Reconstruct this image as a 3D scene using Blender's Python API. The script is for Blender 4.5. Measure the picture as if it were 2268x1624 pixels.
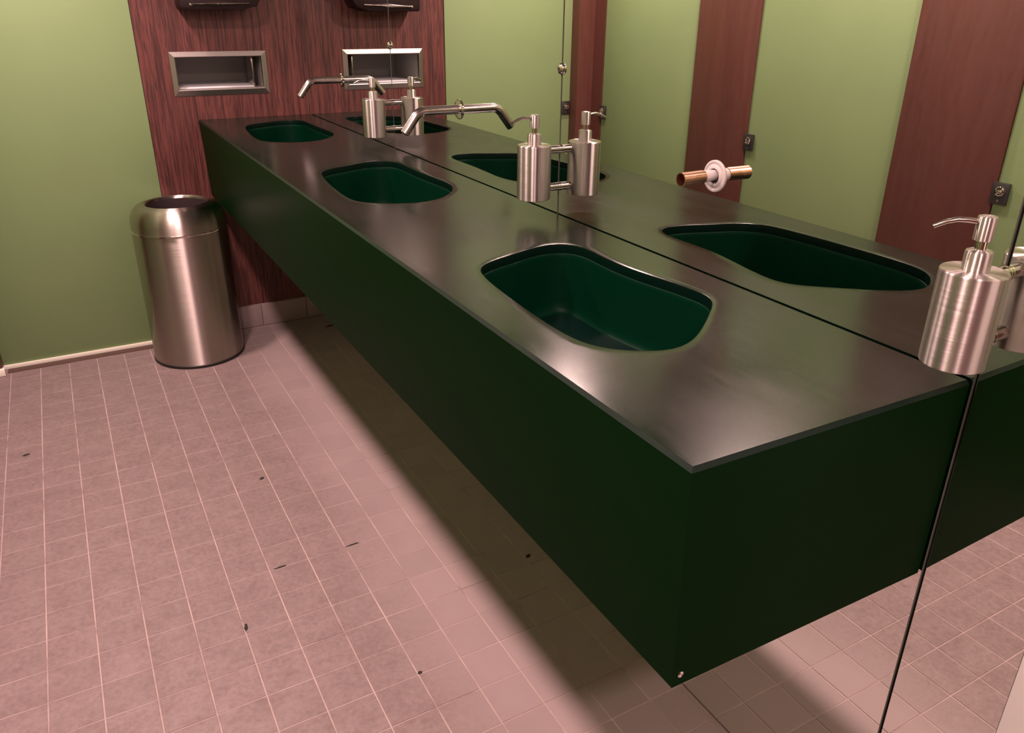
import bpy, bmesh, math, random
from mathutils import Vector, Matrix
from mathutils.geometry import tessellate_polygon
random.seed(7)
S = bpy.context.scene
C = S.collection
for o in list(bpy.data.objects): bpy.data.objects.remove(o)

# ------------------------------------------------------------------ camera
CAM = Vector((-0.9283, -0.4865, 1.3185)); YAW, PIT, ROL = 0.5190, -0.4144, 0.0114
FPX, PX, PY = 1732.8, 10.86, -32.56
fwd = Vector((math.sin(YAW)*math.cos(PIT), math.cos(YAW)*math.cos(PIT), math.sin(PIT)))
rgt0 = Vector((math.cos(YAW), -math.sin(YAW), 0)); up0 = rgt0.cross(fwd)
rgt = math.cos(ROL)*rgt0 + math.sin(ROL)*up0; upv = -math.sin(ROL)*rgt0 + math.cos(ROL)*up0
cd = bpy.data.cameras.new('camera'); cam = bpy.data.objects.new('camera', cd); C.objects.link(cam)
cd.sensor_fit = 'HORIZONTAL'; cd.sensor_width = 36; cd.lens = FPX*36/2268
cd.shift_x = -PX/2268; cd.shift_y = PY/2268; cd.clip_start = 0.02
cam.matrix_world = Matrix(((rgt.x, upv.x, -fwd.x, CAM.x), (rgt.y, upv.y, -fwd.y, CAM.y), (rgt.z, upv.z, -fwd.z, CAM.z), (0, 0, 0, 1)))
S.camera = cam

# ------------------------------------------------------------------ world, exposure
w = bpy.data.worlds.new('world'); S.world = w; w.use_nodes = True
w.node_tree.nodes['Background'].inputs[0].default_value = (1, .72, .66, 1)
w.node_tree.nodes['Background'].inputs[1].default_value = 0.0
S.view_settings.view_transform = 'Standard'; S.view_settings.look = 'None'
S.view_settings.exposure = 0.0; S.view_settings.gamma = 1.0; S.view_settings.use_curve_mapping = False
LIGHT_COL = (1.0, .67, .64); LIGHT_POW = 395.0
LIGHT_X, LIGHT_R, LIGHT_Z = -.99, .095, 2.25
LIGHT_Y = [2.36, 1.20, -.05, -1.30]

# ------------------------------------------------------------------ helpers
def tag(o, label=None, cat=None, group=None, kind=None):
    if label: o['label'] = label
    if cat: o['category'] = cat
    if group: o['group'] = group
    if kind: o['kind'] = kind
    return o
def obj(name, bm, m, parent=None, smooth=None, loc=None):
    me = bpy.data.meshes.new(name)
    if isinstance(bm, bmesh.types.BMesh):
        bmesh.ops.recalc_face_normals(bm, faces=bm.faces)
        bm.to_mesh(me); bm.free()
    else: me.from_pydata(*bm); me.update()
    me.materials.append(m)
    if smooth is not None:
        me.polygons.foreach_set('use_smooth', [True]*len(me.polygons))
        me.set_sharp_from_angle(angle=math.radians(smooth))
    o = bpy.data.objects.new(name, me); C.objects.link(o)
    if parent: o.parent = parent
    if loc: o.location = loc
    return o
def empty(name, loc):
    o = bpy.data.objects.new(name, None); o.empty_display_size = .05; C.objects.link(o); o.location = loc; return o
def bx(bm, x0, x1, y0, y1, z0, z1):
    v = [bm.verts.new(c) for c in ((x0,y0,z0),(x1,y0,z0),(x1,y1,z0),(x0,y1,z0),(x0,y0,z1),(x1,y0,z1),(x1,y1,z1),(x0,y1,z1))]
    for f in ((3,2,1,0),(4,5,6,7),(0,1,5,4),(1,2,6,5),(2,3,7,6),(3,0,4,7)): bm.faces.new([v[i] for i in f])
    return v
def box(name, x0, x1, y0, y1, z0, z1, m, parent=None, bev=0, seg=2):
    bm = bmesh.new(); bx(bm, x0, x1, y0, y1, z0, z1)
    if bev: bmesh.ops.bevel(bm, geom=list(bm.edges), offset=bev, segments=seg, profile=.5, affect='EDGES')
    return obj(name, bm, m, parent, smooth=35 if bev else None)
def frame_of(axis):
    a = Vector(axis).normalized(); t = Vector((0,0,1)) if abs(a.z) < .9 else Vector((1,0,0))
    u = a.cross(t).normalized(); return a, u, a.cross(u).normalized()
def lathe(bm, prof, org=(0,0,0), axis=(0,0,1), n=48, cap0=True, cap1=True):
    """prof: list of (radius, height along axis)"""
    a, u, v = frame_of(axis); org = Vector(org); rings = []
    for r, h in prof:
        if r < 1e-6: rings.append([bm.verts.new(org + a*h)])
        else: rings.append([bm.verts.new(org + a*h + (u*math.cos(2*math.pi*i/n) + v*math.sin(2*math.pi*i/n))*r) for i in range(n)])
    for A, B in zip(rings, rings[1:]):
        for i in range(n):
            j = (i+1) % n
            if len(A) == 1 and len(B) == 1: continue
            if len(A) == 1: bm.faces.new((A[0], B[i], B[j]))
            elif len(B) == 1: bm.faces.new((A[i], A[j], B[0]))
            else: bm.faces.new((A[i], A[j], B[j], B[i]))
    if cap0 and len(rings[0]) > 1: bm.faces.new(rings[0])
    if cap1 and len(rings[-1]) > 1: bm.faces.new(rings[-1])
def tube(bm, pts, rad, n=20, caps=True):
    pts = [Vector(q) for q in pts]; rad = rad if isinstance(rad, (list, tuple)) else [rad]*len(pts)
    ref = None; rings = []
    for i, q in enumerate(pts):
        d = (pts[min(i+1, len(pts)-1)] - pts[max(i-1, 0)]).normalized()
        if ref is None: _, ref, _ = frame_of(d)
        ref = (ref - d*ref.dot(d)).normalized(); b = d.cross(ref)
        rings.append([bm.verts.new(q + (ref*math.cos(2*math.pi*k/n) + b*math.sin(2*math.pi*k/n))*rad[i]) for k in range(n)])
    for A, B in zip(rings, rings[1:]):
        for k in range(n): bm.faces.new((A[k], A[(k+1)%n], B[(k+1)%n], B[k]))
    if caps: bm.faces.new(rings[0]); bm.faces.new(rings[-1])
    return rings

# ------------------------------------------------------------------ materials
def mat(name, col=(.5,.5,.5), rough=.5, metal=0., **kw):
    m = bpy.data.materials.new(name); m.use_nodes = True
    b = m.node_tree.nodes['Principled BSDF']
    b.inputs['Base Color'].default_value = (*col, 1); b.inputs['Roughness'].default_value = rough; b.inputs['Metallic'].default_value = metal
    for k, v in kw.items(): b.inputs[k.replace('_', ' ')].default_value = v
    return m
class N:
    """small node-graph writer"""
    def __init__(s, m): s.t = m.node_tree; s.b = s.t.nodes['Principled BSDF']
    def add(s, typ, **kw):
        n = s.t.nodes.new(typ)
        for k, v in kw.items(): setattr(n, k, v)
        return n
    def link(s, a, b): s.t.links.new(a, b)
    def pos(s):
        return s.add('ShaderNodeNewGeometry').outputs['Position']
    def mapping(s, vec, scale=(1,1,1), loc=(0,0,0), rot=(0,0,0)):
        n = s.add('ShaderNodeMapping'); n.inputs['Scale'].default_value = scale; n.inputs['Location'].default_value = loc; n.inputs['Rotation'].default_value = rot
        s.link(vec, n.inputs['Vector']); return n.outputs[0]
    def noise(s, vec, scale=5, detail=4, rough=.55, dist=0):
        n = s.add('ShaderNodeTexNoise'); n.inputs['Scale'].default_value = scale; n.inputs['Detail'].default_value = detail
        n.inputs['Roughness'].default_value = rough; n.inputs['Distortion'].default_value = dist; s.link(vec, n.inputs['Vector']); return n.outputs['Fac']
    def ramp(s, fac, stops):
        n = s.add('ShaderNodeValToRGB'); e = n.color_ramp.elements
        while len(e) < len(stops): e.new(.5)
        for i, (q, c) in enumerate(stops):
            e[i].position = q; e[i].color = (*c, 1) if len(c) == 3 else c
        s.link(fac, n.inputs[0]); return n.outputs[0]
    def rng(s, v, a, b, c, d):
        n = s.add('ShaderNodeMapRange'); n.inputs[1].default_value = a; n.inputs[2].default_value = b; n.inputs[3].default_value = c; n.inputs[4].default_value = d
        s.link(v, n.inputs[0]); return n.outputs[0]
    def mix(s, fac, a, b, mode='MIX'):
        n = s.add('ShaderNodeMix', data_type='RGBA', blend_type=mode)
        for i, q in ((0, fac), (6, a), (7, b)):
            if hasattr(q, 'is_output'): s.link(q, n.inputs[i])
            else: n.inputs[i].default_value = q if i == 0 else ((*q, 1) if len(q) == 3 else q)
        return n.outputs[2]
    def math(s, op, a, b=0.):
        n = s.add('ShaderNodeMath', operation=op)
        for i, q in ((0, a), (1, b)):
            if hasattr(q, 'is_output'): s.link(q, n.inputs[i])
            else: n.inputs[i].default_value = q
        return n.outputs[0]
    def bump(s, h, strength=.2, dist=.002):
        n = s.add('ShaderNodeBump'); n.inputs['Strength'].default_value = strength; n.inputs['Distance'].default_value = dist
        s.link(h, n.inputs['Height']); s.link(n.outputs[0], s.b.inputs['Normal'])
    def col(s, c): s.link(c, s.b.inputs['Base Color'])
    def rough(s, c): s.link(c, s.b.inputs['Roughness'])

TS, TX, TY = .0992, -.4797, 1.1092                      # tile pitch and a grid crossing
def m_tile():
    m = mat('glazed_floor_tile', rough=.5, Specular_IOR_Level=.35); n = N(m); P = n.pos()
    cell = n.mapping(P, scale=(1/TS, 1/TS, 0), loc=(-TX/TS, -TY/TS, .5))
    fl = n.add('ShaderNodeVectorMath', operation='FLOOR'); n.link(cell, fl.inputs[0])
    wn = n.add('ShaderNodeTexWhiteNoise', noise_dimensions='3D'); n.link(fl.outputs[0], wn.inputs[0])
    base = n.mix(wn.outputs['Value'], (.305,.236,.232), (.335,.258,.254))
    big = n.noise(P, 3.5, 3); fine = n.noise(P, 75, 8, .72); mid = n.noise(P, 17, 5, .6); streak = n.noise(n.mapping(P, scale=(25, 90, 1), rot=(0,0,.3)), 1, 4, .6)
    # trodden, grubby zone away from the counter front, dirt deepened to paint light fall-off; the strip beside the counter stays clean
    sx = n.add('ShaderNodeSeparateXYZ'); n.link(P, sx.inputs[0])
    trod_falloff = n.rng(n.math('ADD', sx.outputs[0], n.math('MULTIPLY', big, .22)), -.42, -.22, 1., .0)
    dirt_falloff = n.math('MULTIPLY', n.rng(n.math('ADD', n.math('MULTIPLY', fine, .65), n.math('MULTIPLY', mid, .35)), .40, .62, .32, .80), trod_falloff)
    c = n.mix(dirt_falloff, base, (.15,.105,.095))
    spots = n.math('MULTIPLY', n.rng(n.noise(n.mapping(P, loc=(3.1,7.2,0)), 26, 2, .4), .74, .80, 0., .45), trod_falloff)
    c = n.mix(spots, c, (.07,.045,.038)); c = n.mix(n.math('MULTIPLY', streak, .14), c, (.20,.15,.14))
    n.col(c); n.rough(n.rng(mid, .3, .7, .42, .6)); n.bump(fine, .08, .001); return m
def m_grout():
    m = mat('tile_grout', rough=.85); n = N(m); P = n.pos()
    n.col(n.ramp(n.noise(P, 9, 5, .6), [(.32, (.24,.17,.155)), (.44, (.36,.275,.255)), (.70, (.48,.37,.345))])); return m
def m_wood(name, dark, mid, light, pores, scl, rough=.45):
    m = mat(name, rough=rough); n = N(m); P = n.pos()
    wide = n.noise(n.mapping(P, scale=(9, 9, .5)), 1, 4, .55, .6)
    grain = n.noise(n.mapping(P, scale=(scl, scl, 5)), 1, 5, .62, .15)
    pore = n.noise(n.mapping(P, scale=(scl*1.6, scl*1.6, 14), loc=(5, 2, 1)), 1, 3, .5)
    c = n.mix(n.rng(wide, .3, .7, 0, 1), mid, light)
    c = n.mix(n.rng(grain, .42, .62, 0, pores), c, dark)
    c = n.mix(n.rng(pore, .55, .70, 0, pores), c, dark)
    n.col(c); n.rough(n.rng(pore, .4, .7, rough, rough+.15)); n.bump(n.math('ADD', grain, pore), .12, .0008); return m
def m_paint(name, col, rough=.5):
    m = mat(name, col, rough); n = N(m); P = n.pos()
    f = n.noise(P, 2.2, 3); c2 = tuple(q*.94 for q in col)
    n.col(n.mix(n.rng(f, .35, .65, 0, 1), col, c2)); n.bump(n.noise(P, 260, 2), .05, .0004); return m
def m_resin_top():
    m = mat('worn_green_resin', rough=.2, Specular_IOR_Level=.22); n = N(m); P = n.pos()
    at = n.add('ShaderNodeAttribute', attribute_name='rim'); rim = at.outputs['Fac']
    wipe = n.noise(n.mapping(P, scale=(6, 2.6, 3), rot=(0, 0, .5)), 1, 3, .5, .3)
    fine = n.noise(n.mapping(P, scale=(70, 12, 20), rot=(0, 0, .7)), 1, 4, .6, .2)
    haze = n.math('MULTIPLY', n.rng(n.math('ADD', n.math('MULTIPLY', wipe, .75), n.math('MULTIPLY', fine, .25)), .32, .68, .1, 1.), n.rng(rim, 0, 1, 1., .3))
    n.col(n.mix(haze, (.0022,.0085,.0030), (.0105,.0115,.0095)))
    n.rough(n.rng(n.math('ADD', n.math('MULTIPLY', wipe, .6), n.math('MULTIPLY', fine, .4)), .34, .66, .14, .27))
    return m
def m_steel(name, col, rough, aniso=.75, rot=.25):
    m = mat(name, col, rough, 1., Anisotropic=aniso, Anisotropic_Rotation=rot); n = N(m)
    t = n.add('ShaderNodeTangent', direction_type='RADIAL', axis='Z'); n.link(t.outputs[0], n.b.inputs['Tangent'])
    P = n.add('ShaderNodeTexCoord').outputs['Object']
    br = n.noise(n.mapping(P, scale=(6, 6, 900)), 1, 3, .6)
    n.rough(n.rng(br, .3, .7, rough*.85, rough*1.2)); return m

M = dict(
    tile=m_tile(), grout=m_grout(),
    wood=m_wood('red_brown_oak', (.028,.006,.0055), (.118,.033,.028), (.170,.048,.039), .85, 150),
    wood2=m_wood('dark_brown_timber', (.055,.016,.011), (.080,.026,.018), (.105,.036,.025), .18, 45),
    green=m_paint('olive_green_laminate', (.205,.305,.135), .5),
    green_edge=mat('dark_green_edge', (.05,.06,.015), .6),
    white=m_paint('white_plaster', (.88,.85,.83), .7),
    ceil=m_paint('grey_ceiling', (.22,.21,.20), .8),
    cream=mat('cream_metal_channel', (.93,.90,.78), .35),
    dark=mat('dark_threshold', (.085,.045,.035), .6),
    black=mat('black_rubber', (.012,.010,.010), .5),
    void=mat('dark_backing', (.02,.012,.010), .8), binside=mat('dark_bin_lining', (.045,.030,.032), .5),
    resin_top=m_resin_top(),
    resin=mat('green_resin', (.0022,.0150,.0032), .36, Specular_IOR_Level=.015), under=mat('green_bounce_underside', (.05,.40,.03), .5),  # under: unseen underside, brightened to bounce green light into the shadow below
    basin=mat('emerald_resin', (.0004,.016,.007), .42, Specular_IOR_Level=.05), lip=mat('dark_emerald_lip', (.0008,.0075,.0045), .3, Specular_IOR_Level=.15),
    basin_floor=mat('deep_green_resin', (.001,.008,.006), .22),
    mirror=mat('mirror_silver', (.87,.89,.85), .004, 1.),
    glass_edge=mat('mirror_glass_edge', (.075,.080,.065), .3),
    steel=m_steel('brushed_steel', (.58,.535,.51), .34, 1.),
    steel_can=m_steel('brushed_steel_bin', (.52,.47,.435), .34, 1.),
    steel_flat=mat('satin_steel', (.52,.48,.455), .17, 1.), steel_frame=mat('dull_steel_frame', (.42,.39,.36), .38, 1.),
    polish=mat('polished_steel', (.80,.74,.70), .08, 1.),
    clampm=mat('grey_zinc', (.10,.10,.10), .35, .85),
    liner=mat('grey_liner', (.34,.33,.32), .55),
    liner2=mat('grey_bin_bag', (.74,.72,.76), .5),
    brown=mat('dark_brown_plastic', (.012,.005,.006), .45, Specular_IOR_Level=.25),
    copper=None, putty=mat('white_putty', (.50,.455,.45), .6),
    fleck=mat('black_grit', (.012,.008,.008), .7),
)
def m_copper():
    m = mat('old_copper', (.80,.42,.26), .28, 1.); n = N(m); P = n.pos()
    n.col(n.mix(n.rng(n.noise(P, 45, 3), .4, .7, 0, 1), (.72,.43,.31), (.62,.36,.24))); n.rough(n.rng(n.noise(P, 40, 2), .3, .7, .24, .32)); return m
M['copper'] = m_copper()
M['glow'] = bpy.data.materials.new('light_diffuser'); M['glow'].use_nodes = True
_t = M['glow'].node_tree; _t.nodes.clear(); _e = _t.nodes.new('ShaderNodeEmission'); _o = _t.nodes.new('ShaderNodeOutputMaterial')
_e.inputs[0].default_value = (*LIGHT_COL, 1); _e.inputs[1].default_value = LIGHT_POW; _t.links.new(_e.outputs[0], _o.inputs[0])

# ------------------------------------------------------------------ the setting
L, XO, ZC, YN = 2.9157, -1.385, LIGHT_Z+.0015, -1.60      # back wall, opposite wall plane, ceiling, near wall
XW = -.6246                                        # left edge of the wood panel
YM = -.155                                         # near end of the mirrors

# floor: grout bed with single tiles
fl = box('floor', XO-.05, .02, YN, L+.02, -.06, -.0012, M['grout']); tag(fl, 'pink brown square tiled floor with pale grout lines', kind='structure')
def proj(p):
    d = Vector(p) - CAM; z = d.dot(fwd)
    if z < .05: return None
    return (1134 + PX + FPX*d.dot(rgt)/z, 812 + PY - FPX*d.dot(upv)/z, z)
def tile_geo(w_, h_, b=.0010, g=.0034, gy=.0028, t=.007):
    x, y = (w_-g)/2, (h_-gy)/2
    v = []
    for z, i in ((-t, 0), (-b*.6, 0), (0, b)):
        v += [(-x+i, -y+i, z), (x-i, -y+i, z), (x-i, y-i, z), (-x+i, y-i, z)]
    f = [(8, 9, 10, 11)]
    for k in (0, 4):
        for i in range(4): f.append((k+i, k+(i+1)%4, k+4+(i+1)%4, k+4+i))
    return v, f
cells = []
k0 = math.floor((XO - TX)/TS); k1 = math.ceil((0 - TX)/TS); r0 = math.floor((YN - TY)/TS); r1 = math.ceil((L - TY)/TS)
for k in range(k0, k1):
    for r in range(r0, r1):
        xa, xb = max(TX+k*TS, XO+.002), min(TX+(k+1)*TS, -.003); ya, yb = max(TY+r*TS, YN), min(TY+(r+1)*TS, L-.002)
        if xb-xa < .008 or yb-ya < .008: continue
        c = ((xa+xb)/2, (ya+yb)/2, 0); q = proj(c); vis = q and -40 < q[0] < 2300 and -20 < q[1] < 1680
        if vis:                                    # hidden behind the counter front?
            t = (-.446 - CAM.x)/(c[0]-CAM.x) if c[0] > -.446 else 2
            zz = CAM.z*(1-t)
            if t < 1 and .60 < zz < .90 and CAM.y + t*(c[1]-CAM.y) > 0: vis = False
            if t < 1 and zz >= .90 and c[0] > -.446: vis = False
        cells.append((-(1/q[2]**2 if vis else 0), xa, xb, ya, yb))
cells.sort()
tile_meshes = {}; rest_v, rest_f = [], []
for i, (a, xa, xb, ya, yb) in enumerate(cells):
    key = (round(xb-xa, 4), round(yb-ya, 4)); cx, cy = (xa+xb)/2, (ya+yb)/2
    dz = random.uniform(-.0003, .0003)
    if i < 300 and a < 0:
        if key not in tile_meshes:
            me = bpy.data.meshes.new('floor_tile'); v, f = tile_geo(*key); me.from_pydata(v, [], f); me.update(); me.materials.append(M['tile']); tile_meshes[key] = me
        o = bpy.data.objects.new('floor_tile', tile_meshes[key]); C.objects.link(o); o.parent = fl; o.location = (cx, cy, dz)
    else:
        v, f = tile_geo(*key); b0 = len(rest_v); rest_v += [(x+cx, y+cy, z+dz) for x, y, z in v]; rest_f += [tuple(q+b0 for q in ff) for ff in f]
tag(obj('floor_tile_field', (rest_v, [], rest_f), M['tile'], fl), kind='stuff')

# back wall core with the opening of the waste slot
NX0, NX1, NZ0, NZ1 = -.502, -.176, 1.012, 1.133          # clear opening
ND = .30
def holed(name, x0, x1, y0, y1, z0, z1, hx0, hx1, hz0, hz1, m, parent=None):
    bm = bmesh.new(); xs = (x0, hx0, hx1, x1); zs = (z0, hz0, hz1, z1)
    g = {(i, j, k): bm.verts.new((xs[i], (y0, y1)[k], zs[j])) for i in range(4) for j in range(4) for k in range(2)}
    for i in range(3):
        for j in range(3):
            if (i, j) == (1, 1): continue
            for k in range(2): bm.faces.new([g[i,j,k], g[i+1,j,k], g[i+1,j+1,k], g[i,j+1,k]])
    for a, b in (((1,1),(2,1)), ((2,1),(2,2)), ((2,2),(1,2)), ((1,2),(1,1))): bm.faces.new([g[(*a,0)], g[(*b,0)], g[(*b,1)], g[(*a,1)]])
    ring = [(0,0),(1,0),(2,0),(3,0),(3,1),(3,2),(3,3),(2,3),(1,3),(0,3),(0,2),(0,1)]
    for a, b in zip(ring, ring[1:]+ring[:1]): bm.faces.new([g[(*a,0)], g[(*b,0)], g[(*b,1)], g[(*a,1)]])
    return obj(name, bm, m, parent)
wb = holed('wall_back', -1.55, .08, L+.018, L+.34, -.06, ZC, NX0-.01, NX1+.01, NZ0-.01, NZ1+.01, M['white']); tag(wb, 'back wall carrying the red brown wood panel', kind='structure')
wp = holed('wood_panel', XW, -.001, L, L+.018, .103, ZC-.002, NX0, NX1, NZ0, NZ1, M['wood'], wb); tag(wp, 'red brown wood veneer panel')
# green panel beside the wood
d1 = empty('door_1', (-.96, L, 0)); tag(d1, 'olive green door panel left of the bin', kind='structure')
def part(o, parent):                                 # parent while keeping world coordinates
    o.parent = parent; o.matrix_parent_inverse = Matrix.Translation(-parent.location); return o
part(box('door_leaf', -1.300, XW-.003, L-.004, L+.014, .016, ZC-.002, M['green'], bev=.001), d1)
part(box('bottom_channel', -1.300, XW-.003, L-.010, L+.014, .001, .0165, M['cream'], bev=.001), d1)
tag(box('trim_1', -1.285, XW-.01, L-.052, L-.012, -.003, .002, M['dark'], bev=.001), 'dark brown threshold strip under the green panel left of the bin', kind='structure')
# corner post (L shaped)
bm = bmesh.new()
pl = [(-1.43, 2.766), (XO, 2.766), (XO, 2.850), (-1.296, 2.850), (-1.296, L+.014), (-1.43, L+.014)]
lo = [bm.verts.new((x, y, .006)) for x, y in pl]; hi = [bm.verts.new((x, y, ZC-.002)) for x, y in pl]
bm.faces.new(lo); bm.faces.new(hi)
for i in range(6): bm.faces.new((lo[i], lo[(i+1)%6], hi[(i+1)%6], hi[i]))
po = obj('trim_2', bm, M['wood2']); tag(po, 'dark wooden corner post between the green panels in the far corner', kind='structure')
box('post_shoe', -1.384, -1.290, 2.838, 2.862, .001, .030, M['cream'], po, bev=.002)
# opposite wall with cubicle doors and wooden pilasters
tag(box('wall_left', -1.55, -1.43, YN-.1, L+.02, -.06, ZC, M['white']), 'cubicle front wall opposite the mirrors', kind='structure')
pil = [(1.789, 2.120), (.795, 1.143), (-.19, .157), (-1.175, -.83)]
for i, (a, b) in enumerate(pil):
    o = box('trim_%d' % (i+3), -1.43, XO+.004, a, b, .006, ZC-.002, M['wood2'], bev=.0015)
    tag(o, ['dark wooden pilaster seen in the mirror behind the broken copper pipe', 'dark wooden pilaster seen in the mirror behind the nearest soap dispenser',
            'dark wooden pilaster beside the camera', 'dark wooden pilaster nearest the entrance'][i], kind='structure')
def latch(parent, org, nrm):
    """small zinc plate with a round cupped knob; org = centre on the surface, nrm = outward axis"""
    e = Vector(org); n_ = Vector(nrm); s_ = Vector((0,0,1)).cross(n_).normalized()
    def pt(a, b, c): return e + s_*a + Vector((0,0,1))*b + n_*c
    bm = bmesh.new(); c = [(-.024, -.031), (.024, -.031), (.024, .031), (-.024, .031)]
    l0 = [bm.verts.new(pt(a, b, 0)) for a, b in c]; l1 = [bm.verts.new(pt(a, b, .010)) for a, b in c]
    bm.faces.new(l0); bm.faces.new(l1)
    for i in range(4): bm.faces.new((l0[i], l0[(i+1)%4], l1[(i+1)%4], l1[i]))
    bmesh.ops.bevel(bm, geom=list(bm.edges), offset=.0015, segments=2, profile=.5, affect='EDGES')
    pl_ = part(obj('latch_plate', bm, M['clampm'], smooth=35), parent)
    bm = bmesh.new(); lathe(bm, [(.0135, .009), (.0140, .013), (.0125, .015), (.010, .0145), (.008, .012), (.006, .012), (.0055, .018), (.003, .0195), (0, .0195)], pt(0, .006, 0), n_, 28)
    k = obj('turn_knob', bm, M['polish'], smooth=40); k.parent = pl_
    bm = bmesh.new(); lathe(bm, [(.0035, .009), (.0032, .0115), (0, .0125)], pt(0, -.021, 0), n_, 14)
    k = obj('screw', bm, M['polish'], smooth=40); k.parent = pl_
dd = [(2.122, 2.764), (1.145, 1.787), (.159, .793), (-.828, -.192), (YN, -1.177)]
for i, (a, b) in enumerate(dd):
    e = empty('door_%d' % (i+2), (XO-.012, (a+b)/2, .012))
    tag(e, ['olive green cubicle door seen in the mirror right of the corner post', 'olive green cubicle door seen in the mirror between the two wide pilasters',
            'olive green cubicle door at the right edge of the mirror', 'olive green cubicle door beside the camera', 'olive green panel nearest the entrance'][i], kind='structure')
    part(box('door_leaf', -1.412, XO-.004, a, b, .012, ZC-.002, M['green'], bev=.0012), e)
    if i in (0, 1, 2): latch(e, (XO-.004, b-.016, .857 - .006*i), (1, 0, 0))
latch(d1, (-1.272, L-.004, .868), (0, -1, 0))
# remaining shell
tag(box('wall_right', .012, .16, YN-.1, L+.02, -.06, ZC, M['void']), 'dark wall behind the mirror panels', kind='structure')
tag(box('trim_7', -.004, .012, YN, YM, .0, ZC-.002, M['white'], bev=.001), 'white wall facing beside the near mirror edge, bottom right', kind='structure')
tag(box('wall_front', -1.55, .16, YN-.1, YN, -.06, ZC, M['wood2']), 'dark wood near wall behind the camera', kind='structure')
tag(box('ceiling', -1.55, .16, YN-.1, L+.16, ZC, ZC+.1, M['ceil']), 'grey ceiling', kind='structure')
# tiled skirting below the wood panel
bb = box('baseboard_back', XW, -.004, L-.0005, L+.018, 0, .1025, M['grout']); tag(bb, 'tiled skirting below the wood panel', kind='structure')
xe = [XW, -.5, -.3, -.1, -.004]
for a, b in zip(xe, xe[1:]): box('skirting_tile', a+.001, b-.001, L-.008, L+.001, .002, .101, M['tile'], bb, bev=.001)

# recessed downlights in a row along the aisle
for y, t in zip(LIGHT_Y, ('by the wood wall', 'opposite the middle faucet', 'above the camera', 'nearest the entrance')):
    cl = empty('ceiling_downlight', (LIGHT_X, y, LIGHT_Z)); tag(cl, 'round recessed ceiling downlight ' + t + ', above the frame', 'light', 'ceiling downlights')
    bm = bmesh.new(); lathe(bm, [(LIGHT_R, .001), (LIGHT_R+.002, -.004), (LIGHT_R+.016, -.005), (LIGHT_R+.020, 0)], n=40, cap0=False, cap1=False); obj('trim_ring', bm, M['steel_flat'], cl, smooth=35)
    bm = bmesh.new(); lathe(bm, [(LIGHT_R-.0005, 0), (LIGHT_R*.5, -.0022), (0, -.003)], n=40, cap0=False); obj('diffuser', bm, M['glow'], cl, smooth=35)

# ------------------------------------------------------------------ mirrors
seams = [YM, -.0085, .963, 1.945, L-.0015]
lab = ['narrow near mirror panel beside the white wall facing', 'mirror panel behind the broken copper pipe', 'mirror panel behind the middle faucet', 'mirror panel behind the far faucet next to the wood wall']
for i in range(4):
    y0, y1 = seams[i] + (.0016 if i else .0005), seams[i+1] - (.0016 if i < 3 else 0)
    e = empty('wall_mirror', (.005, (y0+y1)/2, .006)); tag(e, lab[i], 'mirror', 'wall mirror panels')
    # glass sheet with bevelled ground edge (edge strip) and silvered face
    bm = bmesh.new(); v = [bm.verts.new(q) for q in ((0, y0+.0012, .0065), (0, y1-.0012, .0065), (0, y1-.0012, 2.1), (0, y0+.0012, 2.1))]; bm.faces.new(v)
    part(obj('silvered_face', bm, M['mirror']), e)
    bm = bmesh.new()
    A = [(0, y0+.0012, .0065), (0, y1-.0012, .0065), (0, y1-.0012, 2.1), (0, y0+.0012, 2.1)]; B = [(.0012, y0, .005), (.0012, y1, .005), (.0012, y1, 2.1012), (.0012, y0, 2.1012)]; Cc = [(.010, q[1], q[2]) for q in B]
    LV = [[bm.verts.new(q) for q in s_] for s_ in (A, B, Cc)]
    for P0, P1 in zip(LV, LV[1:]):
        for k in range(4): bm.faces.new((P0[k], P0[(k+1)%4], P1[(k+1)%4], P1[k]))
    bm.faces.new(LV[2]); part(obj('glass_edge', bm, M['glass_edge']), e)
for y, z, t in ((.963, 1.204, 'round steel mirror clip on the seam above the middle soap dispenser'), (1.946, 1.209, 'round steel mirror clip on the seam above the far soap dispenser')):
    bm = bmesh.new(); lathe(bm, [(.0115, 0), (.0115, .003), (.010, .0055), (.006, .0075), (0, .0082)], (0, 0, 0), (-1, 0, 0), 32)
    o = obj('mirror_clip', bm, M['polish'], smooth=40, loc=(-.0002, y, z)); tag(o, t, 'clip', 'mirror clips')
    bm = bmesh.new(); lathe(bm, [(.003, .006), (.003, .0086), (0, .0088)], (0, 0, 0), (-1, 0, 0), 12); obj('screw', bm, M['clampm'], o, smooth=40)

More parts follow.
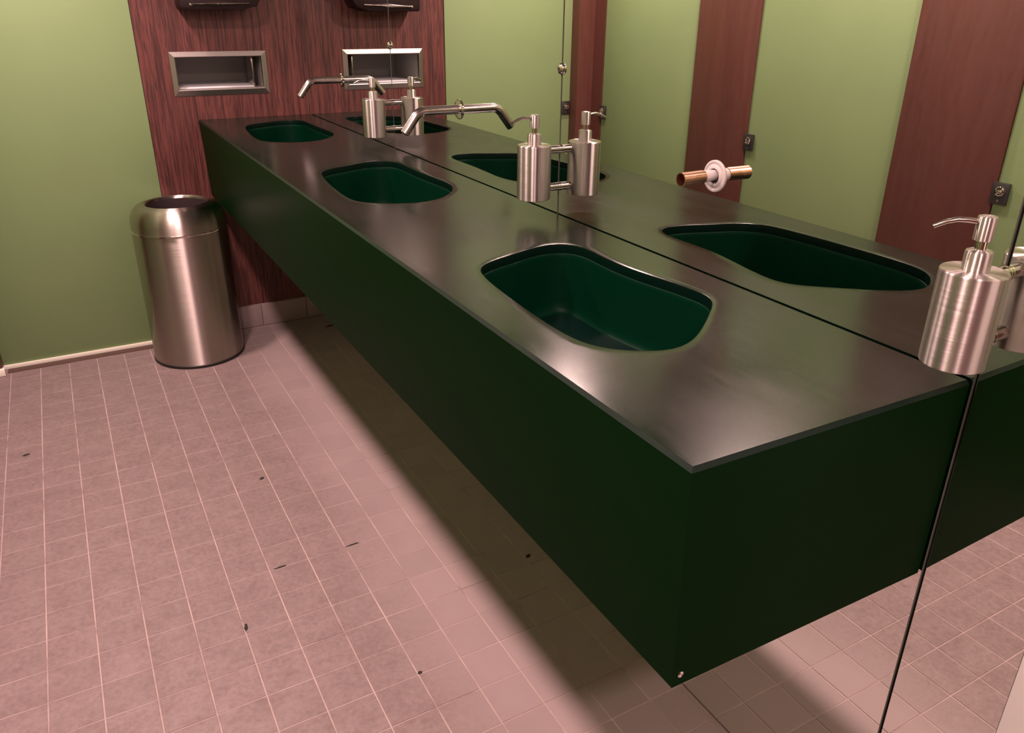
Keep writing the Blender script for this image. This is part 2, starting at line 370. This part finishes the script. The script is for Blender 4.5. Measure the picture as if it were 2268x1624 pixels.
# ------------------------------------------------------------------ counter with three basins
H, ZB = .90, .6026
XF, XFB, XB = -.446, -.4375, -.0042
YA, YB_, YC, YD = .0039, .0046, -.0045, -.0035
YE = L - .0015
S3 = [(-.339,.195),(-.319,.218),(-.29,.233),(-.24,.249),(-.191,.267),(-.152,.274),(-.123,.269),(-.106,.248),(-.100,.214),(-.103,.164),(-.104,.111),(-.100,.065),(-.093,.024),(-.085,-.014),(-.079,-.055),(-.076,-.087),(-.082,-.109),(-.092,-.124),(-.112,-.142),(-.153,-.176),(-.192,-.206),(-.22,-.224),(-.244,-.234),(-.27,-.237),(-.288,-.232),(-.31,-.219),(-.331,-.204),(-.344,-.192),(-.358,-.168),(-.366,-.13),(-.367,-.08),(-.365,-.021),(-.361,.045),(-.355,.116),(-.349,.159)]
S2 = [(-.333,.18),(-.315,.219),(-.289,.239),(-.234,.260),(-.185,.285),(-.137,.294),(-.104,.280),(-.087,.249),(-.085,.185),(-.087,.097),(-.083,.01),(-.078,-.063),(-.081,-.113),(-.094,-.155),(-.111,-.185),(-.139,-.217),(-.178,-.248),(-.221,-.259),(-.257,-.256),(-.295,-.24),(-.33,-.217),(-.353,-.191),(-.363,-.154),(-.363,-.089),(-.358,-.006),(-.348,.097)]
S1 = [(x*.97, y*1.03+.005) for x, y in S2]
def smooth_loop(pts, n=88, it=2):
    pts = [Vector(q) for q in pts]
    seg = [(pts[(i+1)%len(pts)]-pts[i]).length for i in range(len(pts))]; tot = sum(seg); out = []
    for k in range(n):
        d = tot*k/n; i = 0
        while d > seg[i]: d -= seg[i]; i += 1
        out.append(pts[i].lerp(pts[(i+1)%len(pts)], d/seg[i]))
    for _ in range(it): out = [(out[i-1] + out[i]*2 + out[(i+1)%n])/4 for i in range(n)]
    return out
def offset(loop, d):
    n = len(loop); out = []
    ar = sum(loop[i].x*loop[(i+1)%n].y - loop[(i+1)%n].x*loop[i].y for i in range(n)); sg = 1 if ar > 0 else -1
    for i in range(n):
        t = (loop[(i+1)%n] - loop[i-1]).normalized(); out.append(loop[i] + Vector((t.y, -t.x))*d*sg)
    return out
cnt = empty('vanity_counter', (-.223, 1.46, ZB)); tag(cnt, 'long dark green resin washbasin counter with three basins', 'counter')
BC = [(.485, S3), (1.461, S2), (2.455, S1)]
loops = [smooth_loop([(x, y+yc) for x, y in s_]) for yc, s_ in BC]
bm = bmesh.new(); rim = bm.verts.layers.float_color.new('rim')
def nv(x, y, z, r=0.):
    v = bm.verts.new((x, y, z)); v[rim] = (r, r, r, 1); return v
CH = .0048
O0 = [(XF, YA), (XB, YC), (XB, YE), (XF, YE)]                       # outer, chamfer lower line
O1 = [(XF+CH, YA+CH), (XB, YC+CH), (XB, YE), (XF+CH, YE)]           # top plane edge
O2 = [(XF+.03, YA+.03), (XB-.018, YC+.03), (XB-.018, YE-.03), (XF+.03, YE-.03)]
botl = [(XFB, YB_), (XB, YD), (XB, YE), (XFB, YE)]
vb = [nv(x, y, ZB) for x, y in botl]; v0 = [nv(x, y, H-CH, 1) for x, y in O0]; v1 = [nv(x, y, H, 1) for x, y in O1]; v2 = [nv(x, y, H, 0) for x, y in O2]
for A, B in ((vb, v0), (v0, v1), (v1, v2)):
    for i in range(4):
        f = bm.faces.new((A[i], A[(i+1)%4], B[(i+1)%4], B[i])); f.material_index = 0 if A is v1 else (3 if A is v0 else 1)
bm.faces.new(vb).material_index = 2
ringv = []
for lp in loops:
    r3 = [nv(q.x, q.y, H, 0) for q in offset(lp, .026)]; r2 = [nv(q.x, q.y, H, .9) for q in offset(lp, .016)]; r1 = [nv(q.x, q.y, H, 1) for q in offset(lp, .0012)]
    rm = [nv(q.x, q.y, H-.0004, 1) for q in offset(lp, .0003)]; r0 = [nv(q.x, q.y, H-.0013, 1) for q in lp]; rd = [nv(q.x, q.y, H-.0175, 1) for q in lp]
    n = len(lp)
    for A, B in ((r3, r2), (r2, r1), (r1, rm), (rm, r0), (r0, rd)):
        for i in range(n):
            f = bm.faces.new((A[i], A[(i+1)%n], B[(i+1)%n], B[i])); f.material_index = 3 if A is r0 else 0
    ringv.append(r3)
polys = [[v.co for v in v2]] + [[v.co for v in r] for r in ringv]; flat = v2 + [v for r in ringv for v in r]
for t in tessellate_polygon(polys):
    try: bm.faces.new([flat[i] for i in t])
    except ValueError: pass
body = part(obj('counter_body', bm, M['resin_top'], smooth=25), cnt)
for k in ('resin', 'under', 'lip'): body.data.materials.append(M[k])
for lp in loops:
    bm = bmesh.new(); n = len(lp); cx = sum(q.x for q in lp)/n; cy = sum(q.y for q in lp)/n
    def ring(s, z): return [bm.verts.new((cx+(q.x-cx)*s, cy+(q.y-cy)*(1-(1-s)*.62), z)) for q in lp]
    prof = [(1.03, -.0170), (1.003, -.0172), (.994, -.0178), (.989, -.0190), (.986, -.026), (.955, -.08), (.935, -.112), (.92, -.124), (.895, -.132), (.86, -.136), (.80, -.137)]
    R = [ring(s_, H+z) for s_, z in prof]
    for A, B in zip(R, R[1:]):
        for i in range(n): bm.faces.new((A[i], A[(i+1)%n], B[(i+1)%n], B[i]))
    bm.faces.new(R[-1])
    bs = part(obj('basin', bm, M['basin'], smooth=40), cnt); bs['label'] = 'emerald green moulded basin'
    # loose sloping plate that covers the drain
    bm = bmesh.new(); pts = [(cx+(q.x-cx)*.80, cy+(q.y-cy)*.86) for q in lp]
    top = [bm.verts.new((x, y, H-.1325+.02*(x-cx))) for x, y in pts]; lo_ = [bm.verts.new((x, y, H-.1365+.02*(x-cx))) for x, y in pts]
    bm.faces.new(top); bm.faces.new(lo_)
    for i in range(n): bm.faces.new((top[i], top[(i+1)%n], lo_[(i+1)%n], lo_[i]))
    k = obj('drain_plate', bm, M['basin_floor'], smooth=40); k.parent = bs
bm = bmesh.new(); lathe(bm, [(.0042, 0), (.0042, .0008), (.003, .0015), (.0018, .0008), (0, .0006)], (XFB+.011, YB_-.0002, ZB+.016), (0, -1, 0), 16)
part(obj('screw', bm, M['polish'], smooth=40), cnt)

# ------------------------------------------------------------------ soap dispensers
def dispenser(y, ang, label):
    e = empty('soap_dispenser', (-.064, y, .94)); tag(e, label, 'soap dispenser', 'wall soap dispensers')
    bm = bmesh.new(); lathe(bm, [(0, 0), (.0345, 0), (.0357, .0008), (.0360, .002), (.0360, .1125), (.0352, .1138), (.0335, .1140), (.015, .1146), (0, .1146)], n=72, cap0=False, cap1=False); obj('bottle', bm, M['steel'], e, smooth=30)
    bm = bmesh.new(); lathe(bm, [(.0147, .1142), (.0147, .134), (.0138, .1365), (.0115, .1375), (.0068, .138), (0, .138)], n=40, cap1=False); obj('collar', bm, M['steel'], e, smooth=30)
    bm = bmesh.new(); lathe(bm, [(.0062, .1375), (.0062, .150)], n=28); obj('pump_stem', bm, M['polish'], e, smooth=30)
    bm = bmesh.new(); lathe(bm, [(.0085, .1485), (.0103, .149), (.0104, .151), (.0104, .1735), (.0098, .1752), (.008, .1757), (0, .1757)], n=36, cap1=False); pm = obj('pump_head', bm, M['steel'], e, smooth=30)
    c, s_ = math.cos(ang), math.sin(ang); path = [(.008, .1690), (.020, .1700), (.030, .1698), (.040, .1670), (.047, .1635), (.053, .1605)]
    bm = bmesh.new(); tube(bm, [(-r*c, r*s_, z) for r, z in path], [.0033, .0032, .0031, .0029, .0027, .0026], 16); obj('spout', bm, M['steel_flat'], pm, smooth=40)
    for z in (1.041-.94, .961-.94):
        bm = bmesh.new(); lathe(bm, [(.0088, 0), (.0088, .031), (.0083, .0315), (.0083, .032)], (.0320, 0, z), (1, 0, 0), 28); p_ = obj('wall_post', bm, M['steel_flat'], e, smooth=30)
        bm = bmesh.new(); lathe(bm, [(.0098, 0), (.0098, .0030)], (.0605, 0, z), (1, 0, 0), 28); obj('post_collar', bm, M['polish'], p_, smooth=30)
dispenser(-.0085, math.radians(43), 'large nearest soap dispenser at the right edge, by the near counter corner')
dispenser(.962, math.radians(3), 'middle soap dispenser, between the middle faucet and the copper pipe')
dispenser(1.947, math.radians(30), 'farthest soap dispenser, between the two faucets')

# ------------------------------------------------------------------ faucets
def faucet(y, label):
    e = empty('wall_faucet', (0, y, 1.071)); tag(e, label, 'faucet', 'wall faucets')
    path = [(0, 0, 0), (-.03, 0, 0), (-.06, 0, 0), (-.09, 0, 0)]
    R_, a1 = .036, math.radians(52)
    for i in range(1, 11):
        t = a1*i/10; path.append((-.098 - R_*math.sin(t), 0, -R_*(1-math.cos(t))))
    x, z = path[-1][0], path[-1][2]; dx, dz = -math.cos(a1), -math.sin(a1)
    for q in (.02, .050): path.append((x+dx*q, 0, z+dz*q))
    bm = bmesh.new(); r_ = tube(bm, path, .0122, 32, caps=False)
    bm.faces.new(r_[0])
    end = Vector(path[-1]); d = Vector((dx, 0, dz))
    inner = [bm.verts.new(end + (v.co-end)*.80) for v in r_[-1]]; deep = [bm.verts.new(end + (v.co-end)*.80 - d*.008) for v in r_[-1]]
    for k in range(32):
        j = (k+1) % 32; bm.faces.new((r_[-1][k], r_[-1][j], inner[j], inner[k])); bm.faces.new((inner[k], inner[j], deep[j], deep[k]))
    bm.faces.new(deep); obj('spout', bm, M['steel_flat'], e, smooth=35)
    bm = bmesh.new(); lathe(bm, [(.0252, .0002), (.0252, .0025), (.0235, .0042), (.0135, .0046), (.0122, .0046)], (0, 0, 0), (-1, 0, 0), 48, cap1=False); obj('wall_flange', bm, M['polish'], e, smooth=35)
    bm = bmesh.new(); lathe(bm, [(.0098, 0), (.0098, .006), (.0085, .0065), (.0085, .003), (0, .003)], end - d*.0062, d, 24, cap0=False); obj('aerator', bm, M['steel_flat'], e, smooth=35)
faucet(1.461, 'middle wall faucet over the middle basin')
faucet(2.455, 'far wall faucet over the far basin next to the wood wall')

# broken-off pipe above the near basin
e = empty('broken_pipe', (0, .485, 1.068)); tag(e, 'broken copper water pipe stub with white flange above the near basin', 'pipe')
bm = bmesh.new(); a = [(-.0730, 0, -.0006), (-.050, 0, -.0004), (-.030, 0, 0), (-.026, 0, 0)]
o_ = tube(bm, a, [.0112, .0110, .0110, .0108], 32, caps=False); i_ = tube(bm, a, [.0098, .0096, .0096, .0096], 32, caps=False)
for k in range(32):
    j = (k+1) % 32
    bm.faces.new((o_[0][k], o_[0][j], i_[0][j], i_[0][k])); bm.faces.new((o_[-1][k], o_[-1][j], i_[-1][j], i_[-1][k]))
obj('copper_tube', bm, M['copper'], e, smooth=35)
bm = bmesh.new(); tube(bm, [(-.031, 0, 0), (-.020, 0, 0), (-.006, .0005, .0006), (0, .0005, .0006)], [.0094, .0098, .0088, .0086], 28); obj('putty_sleeve', bm, M['putty'], e, smooth=35)
bm = bmesh.new(); lathe(bm, [(.0258, .0002), (.0262, .0014), (.0250, .0026), (.0225, .0028), (.0215, .0018), (.0190, .0018), (.0175, .0034), (.0140, .0044), (.0128, .0040), (.0122, .001)], (0, -.0005, -.0012), (-1, 0, 0), 48, cap0=False, cap1=False); obj('wall_flange', bm, M['putty'], e, smooth=35)
bm = bmesh.new(); lathe(bm, [(.0125, .0004), (0, .0004)], (0, 0, 0), (-1, 0, 0), 32, cap0=False); obj('pipe_hole', bm, M['void'], e)

# ------------------------------------------------------------------ waste slot in the wood wall
e = empty('waste_slot', (-.339, L, .99)); tag(e, 'recessed steel framed waste slot in the wood panel', 'waste slot')
fo = (-.5185, -.1575, .9905, 1.1515); fi = (NX0+.002, NX1-.002, NZ0+.002, NZ1-.002)
oc = [(fo[0], fo[2]), (fo[1], fo[2]), (fo[1], fo[3]), (fo[0], fo[3])]; ic = [(fi[0], fi[2]), (fi[1], fi[2]), (fi[1], fi[3]), (fi[0], fi[3])]
for i in range(4):
    j = (i+1) % 4; bm = bmesh.new()
    def q(c, y): return bm.verts.new((c[0], y, c[1]))
    mo = [((oc[k][0]*.14+ic[k][0]*.86), (oc[k][1]*.14+ic[k][1]*.86)) for k in range(4)]
    rows = [(q(oc[i], L-.0004), q(oc[j], L-.0004)), (q(oc[i], L-.002), q(oc[j], L-.002)), (q(mo[i], L-.0085), q(mo[j], L-.0085)), (q(ic[i], L-.0070), q(ic[j], L-.0070)), (q(ic[i], L+.012), q(ic[j], L+.012))]
    for A, B in zip(rows, rows[1:]): bm.faces.new((A[0], A[1], B[1], B[0]))
    part(obj('frame_member', bm, M['steel_frame']), e)
bm = bmesh.new(); x0, x1, z0, z1 = fi[0]-.001, fi[1]+.001, fi[2]-.001, fi[3]+.001; y0, y1 = L+.0115, L+ND
v = [[bm.verts.new((x, y, z)) for x, z in ((x0, z0), (x1, z0), (x1, z1), (x0, z1))] for y in (y0, y1)]
for i in range(4): bm.faces.new((v[0][i], v[0][(i+1)%4], v[1][(i+1)%4], v[1][i]))
bm.faces.new(v[1]); part(obj('recess_liner', bm, M['liner']), e)
part(box('inner_shelf', x0+.002, x1-.030, L+.030, y1-.002, z0+.0005, z0+.006, M['liner2'], bev=.001), e)
part(box('side_flap', x1-.034, x1-.028, L+.03, y1-.14, z0+.002, z1-.002, M['steel_flat'], bev=.0008), e)
bm = bmesh.new(); lathe(bm, [(.0028, 0), (.0024, .0014), (0, .0018)], (fo[0]+.009, L-.0050, fo[2]+.022), (0, -1, 0), 14); part(obj('screw', bm, M['polish'], smooth=40), e)

# paper towel dispenser above it: only its mouth shows
e = empty('towel_dispenser', (-.32, L, 1.30)); tag(e, 'paper towel dispenser with dark mouth and steel lip at the top edge', 'towel dispenser')
def prism(name, poly, y0, y1, m, parent, bev=.003):
    bm = bmesh.new(); A = [bm.verts.new((x, y0, z)) for x, z in poly]; B = [bm.verts.new((x, y1, z)) for x, z in poly]; bm.faces.new(A); bm.faces.new(B); n = len(poly)
    for i in range(n): bm.faces.new((A[i], A[(i+1)%n], B[(i+1)%n], B[i]))
    bmesh.ops.bevel(bm, geom=list(bm.edges), offset=bev, segments=2, profile=.5, affect='EDGES')
    return part(obj(name, bm, m, smooth=35), parent)
prism('mouth', [(-.462, 1.300), (-.240, 1.2995), (-.228, 1.309), (-.196, 1.312), (-.176, 1.345), (-.176, 1.40), (-.468, 1.40), (-.468, 1.312)], 2.800, L-.0005, M['brown'], e)
prism('cover', [(-.478, 1.401), (-.166, 1.401), (-.166, 1.69), (-.176, 1.70), (-.468, 1.70), (-.478, 1.69)], 2.785, L-.0005, M['steel_frame'], e)
bm = bmesh.new(); tube(bm, [(-.430+.205*i/14, 2.797, 1.3185+.005*i/14) for i in range(15)], [0.0028 + .0042*math.exp(-((i-7)/2.6)**2) for i in range(15)], 14); part(obj('steel_lip', bm, M['polish'], smooth=40), e)
bm = bmesh.new(); lathe(bm, [(.0055, 0), (.005, .003), (0, .0045)], (-.4305, 2.7985, 1.3170), (0, -1, 0), 16); part(obj('rivet', bm, M['polish'], smooth=40), e)

# ------------------------------------------------------------------ waste bin
e = empty('waste_bin', (-.597, 2.735, 0)); tag(e, 'round brushed steel open top waste bin by the green panel', 'waste bin')
bm = bmesh.new(); lathe(bm, [(.162, 0), (.1735, 0), (.1745, .003), (.1745, .010), (.1725, .012)], n=96); obj('base_ring', bm, M['black'], e, smooth=35)
bm = bmesh.new(); lathe(bm, [(.1722, .0115), (.1722, .531), (.1710, .5325)], n=96, cap0=False, cap1=False); obj('body', bm, M['steel_can'], e, smooth=35)
bm = bmesh.new(); lathe(bm, [(.1730, .529), (.1755, .5295), (.1760, .532), (.1755, .5345), (.1725, .5355)], n=96, cap0=False, cap1=False); obj('seam_ring', bm, M['polish'], e, smooth=35)
prof = [(.1725, .535)]
for i in range(1, 13):
    t = math.pi/2*i/12; prof.append((.1725 - .047*(1-math.cos(t)), .552 + .072*math.sin(t)))
prof += [(.122, .6262), (.117, .6270), (.112, .6255), (.1085, .6215), (.1078, .617)]
bm = bmesh.new(); lathe(bm, prof, n=96, cap0=False, cap1=False); obj('dome_lid', bm, M['steel_can'], e, smooth=35)
bm = bmesh.new(); lathe(bm, [(.1078, .617), (.1085, .60), (.112, .565), (.163, .56), (.163, .05), (0, .05)], n=64, cap0=False); obj('inner_liner', bm, M['binside'], e, smooth=35)

# ------------------------------------------------------------------ crumbs and grit on the floor
gr = [(-1.2195, 2.142, .011, .006, .3, 'black oval speck of grit on the left floor edge'), (-.5965, 1.649, .008, .006, .8, 'dark crumb in the middle of the floor'),
      (-.7731, 1.033, .012, .004, 1.4, 'dark chip on the grout line in the foreground'), (-.6518, 1.2085, .016, .0022, .05, 'thin dark sliver on a tile in the foreground'),
      (-.4603, 1.2085, .018, .0022, .05, 'thin dark sliver nearer the counter shadow'), (-.0422, 2.765, .024, .008, .35, 'dark leaf scrap on the floor below the counter by the skirting'),
      (-.0712, .942, .009, .006, .6, 'brown crumb on the tiles in the counter shadow'),
      (-.4745, .715, .005, .004, .2, 'small dark crumb on the grout at the front')]
for x, y, a, b, r, t in gr:
    bm = bmesh.new(); n = 11; c, s_ = math.cos(r), math.sin(r)
    def rg(k, z): return [bm.verts.new((k*(a*math.cos(2*math.pi*i/n)*c - b*math.sin(2*math.pi*i/n)*s_)*(1+.2*math.sin(i*2.7)), k*(a*math.cos(2*math.pi*i/n)*s_ + b*math.sin(2*math.pi*i/n)*c)*(1+.2*math.sin(i*2.7)), z)) for i in range(n)]
    A, B = rg(1, 0), rg(.7, .0012); bm.faces.new(A); bm.faces.new(B)
    for i in range(n): bm.faces.new((A[i], A[(i+1)%n], B[(i+1)%n], B[i]))
    tag(obj('floor_crumb', bm, M['fleck'], loc=(x, y, .0004)), t, 'crumb', 'crumbs on the floor')
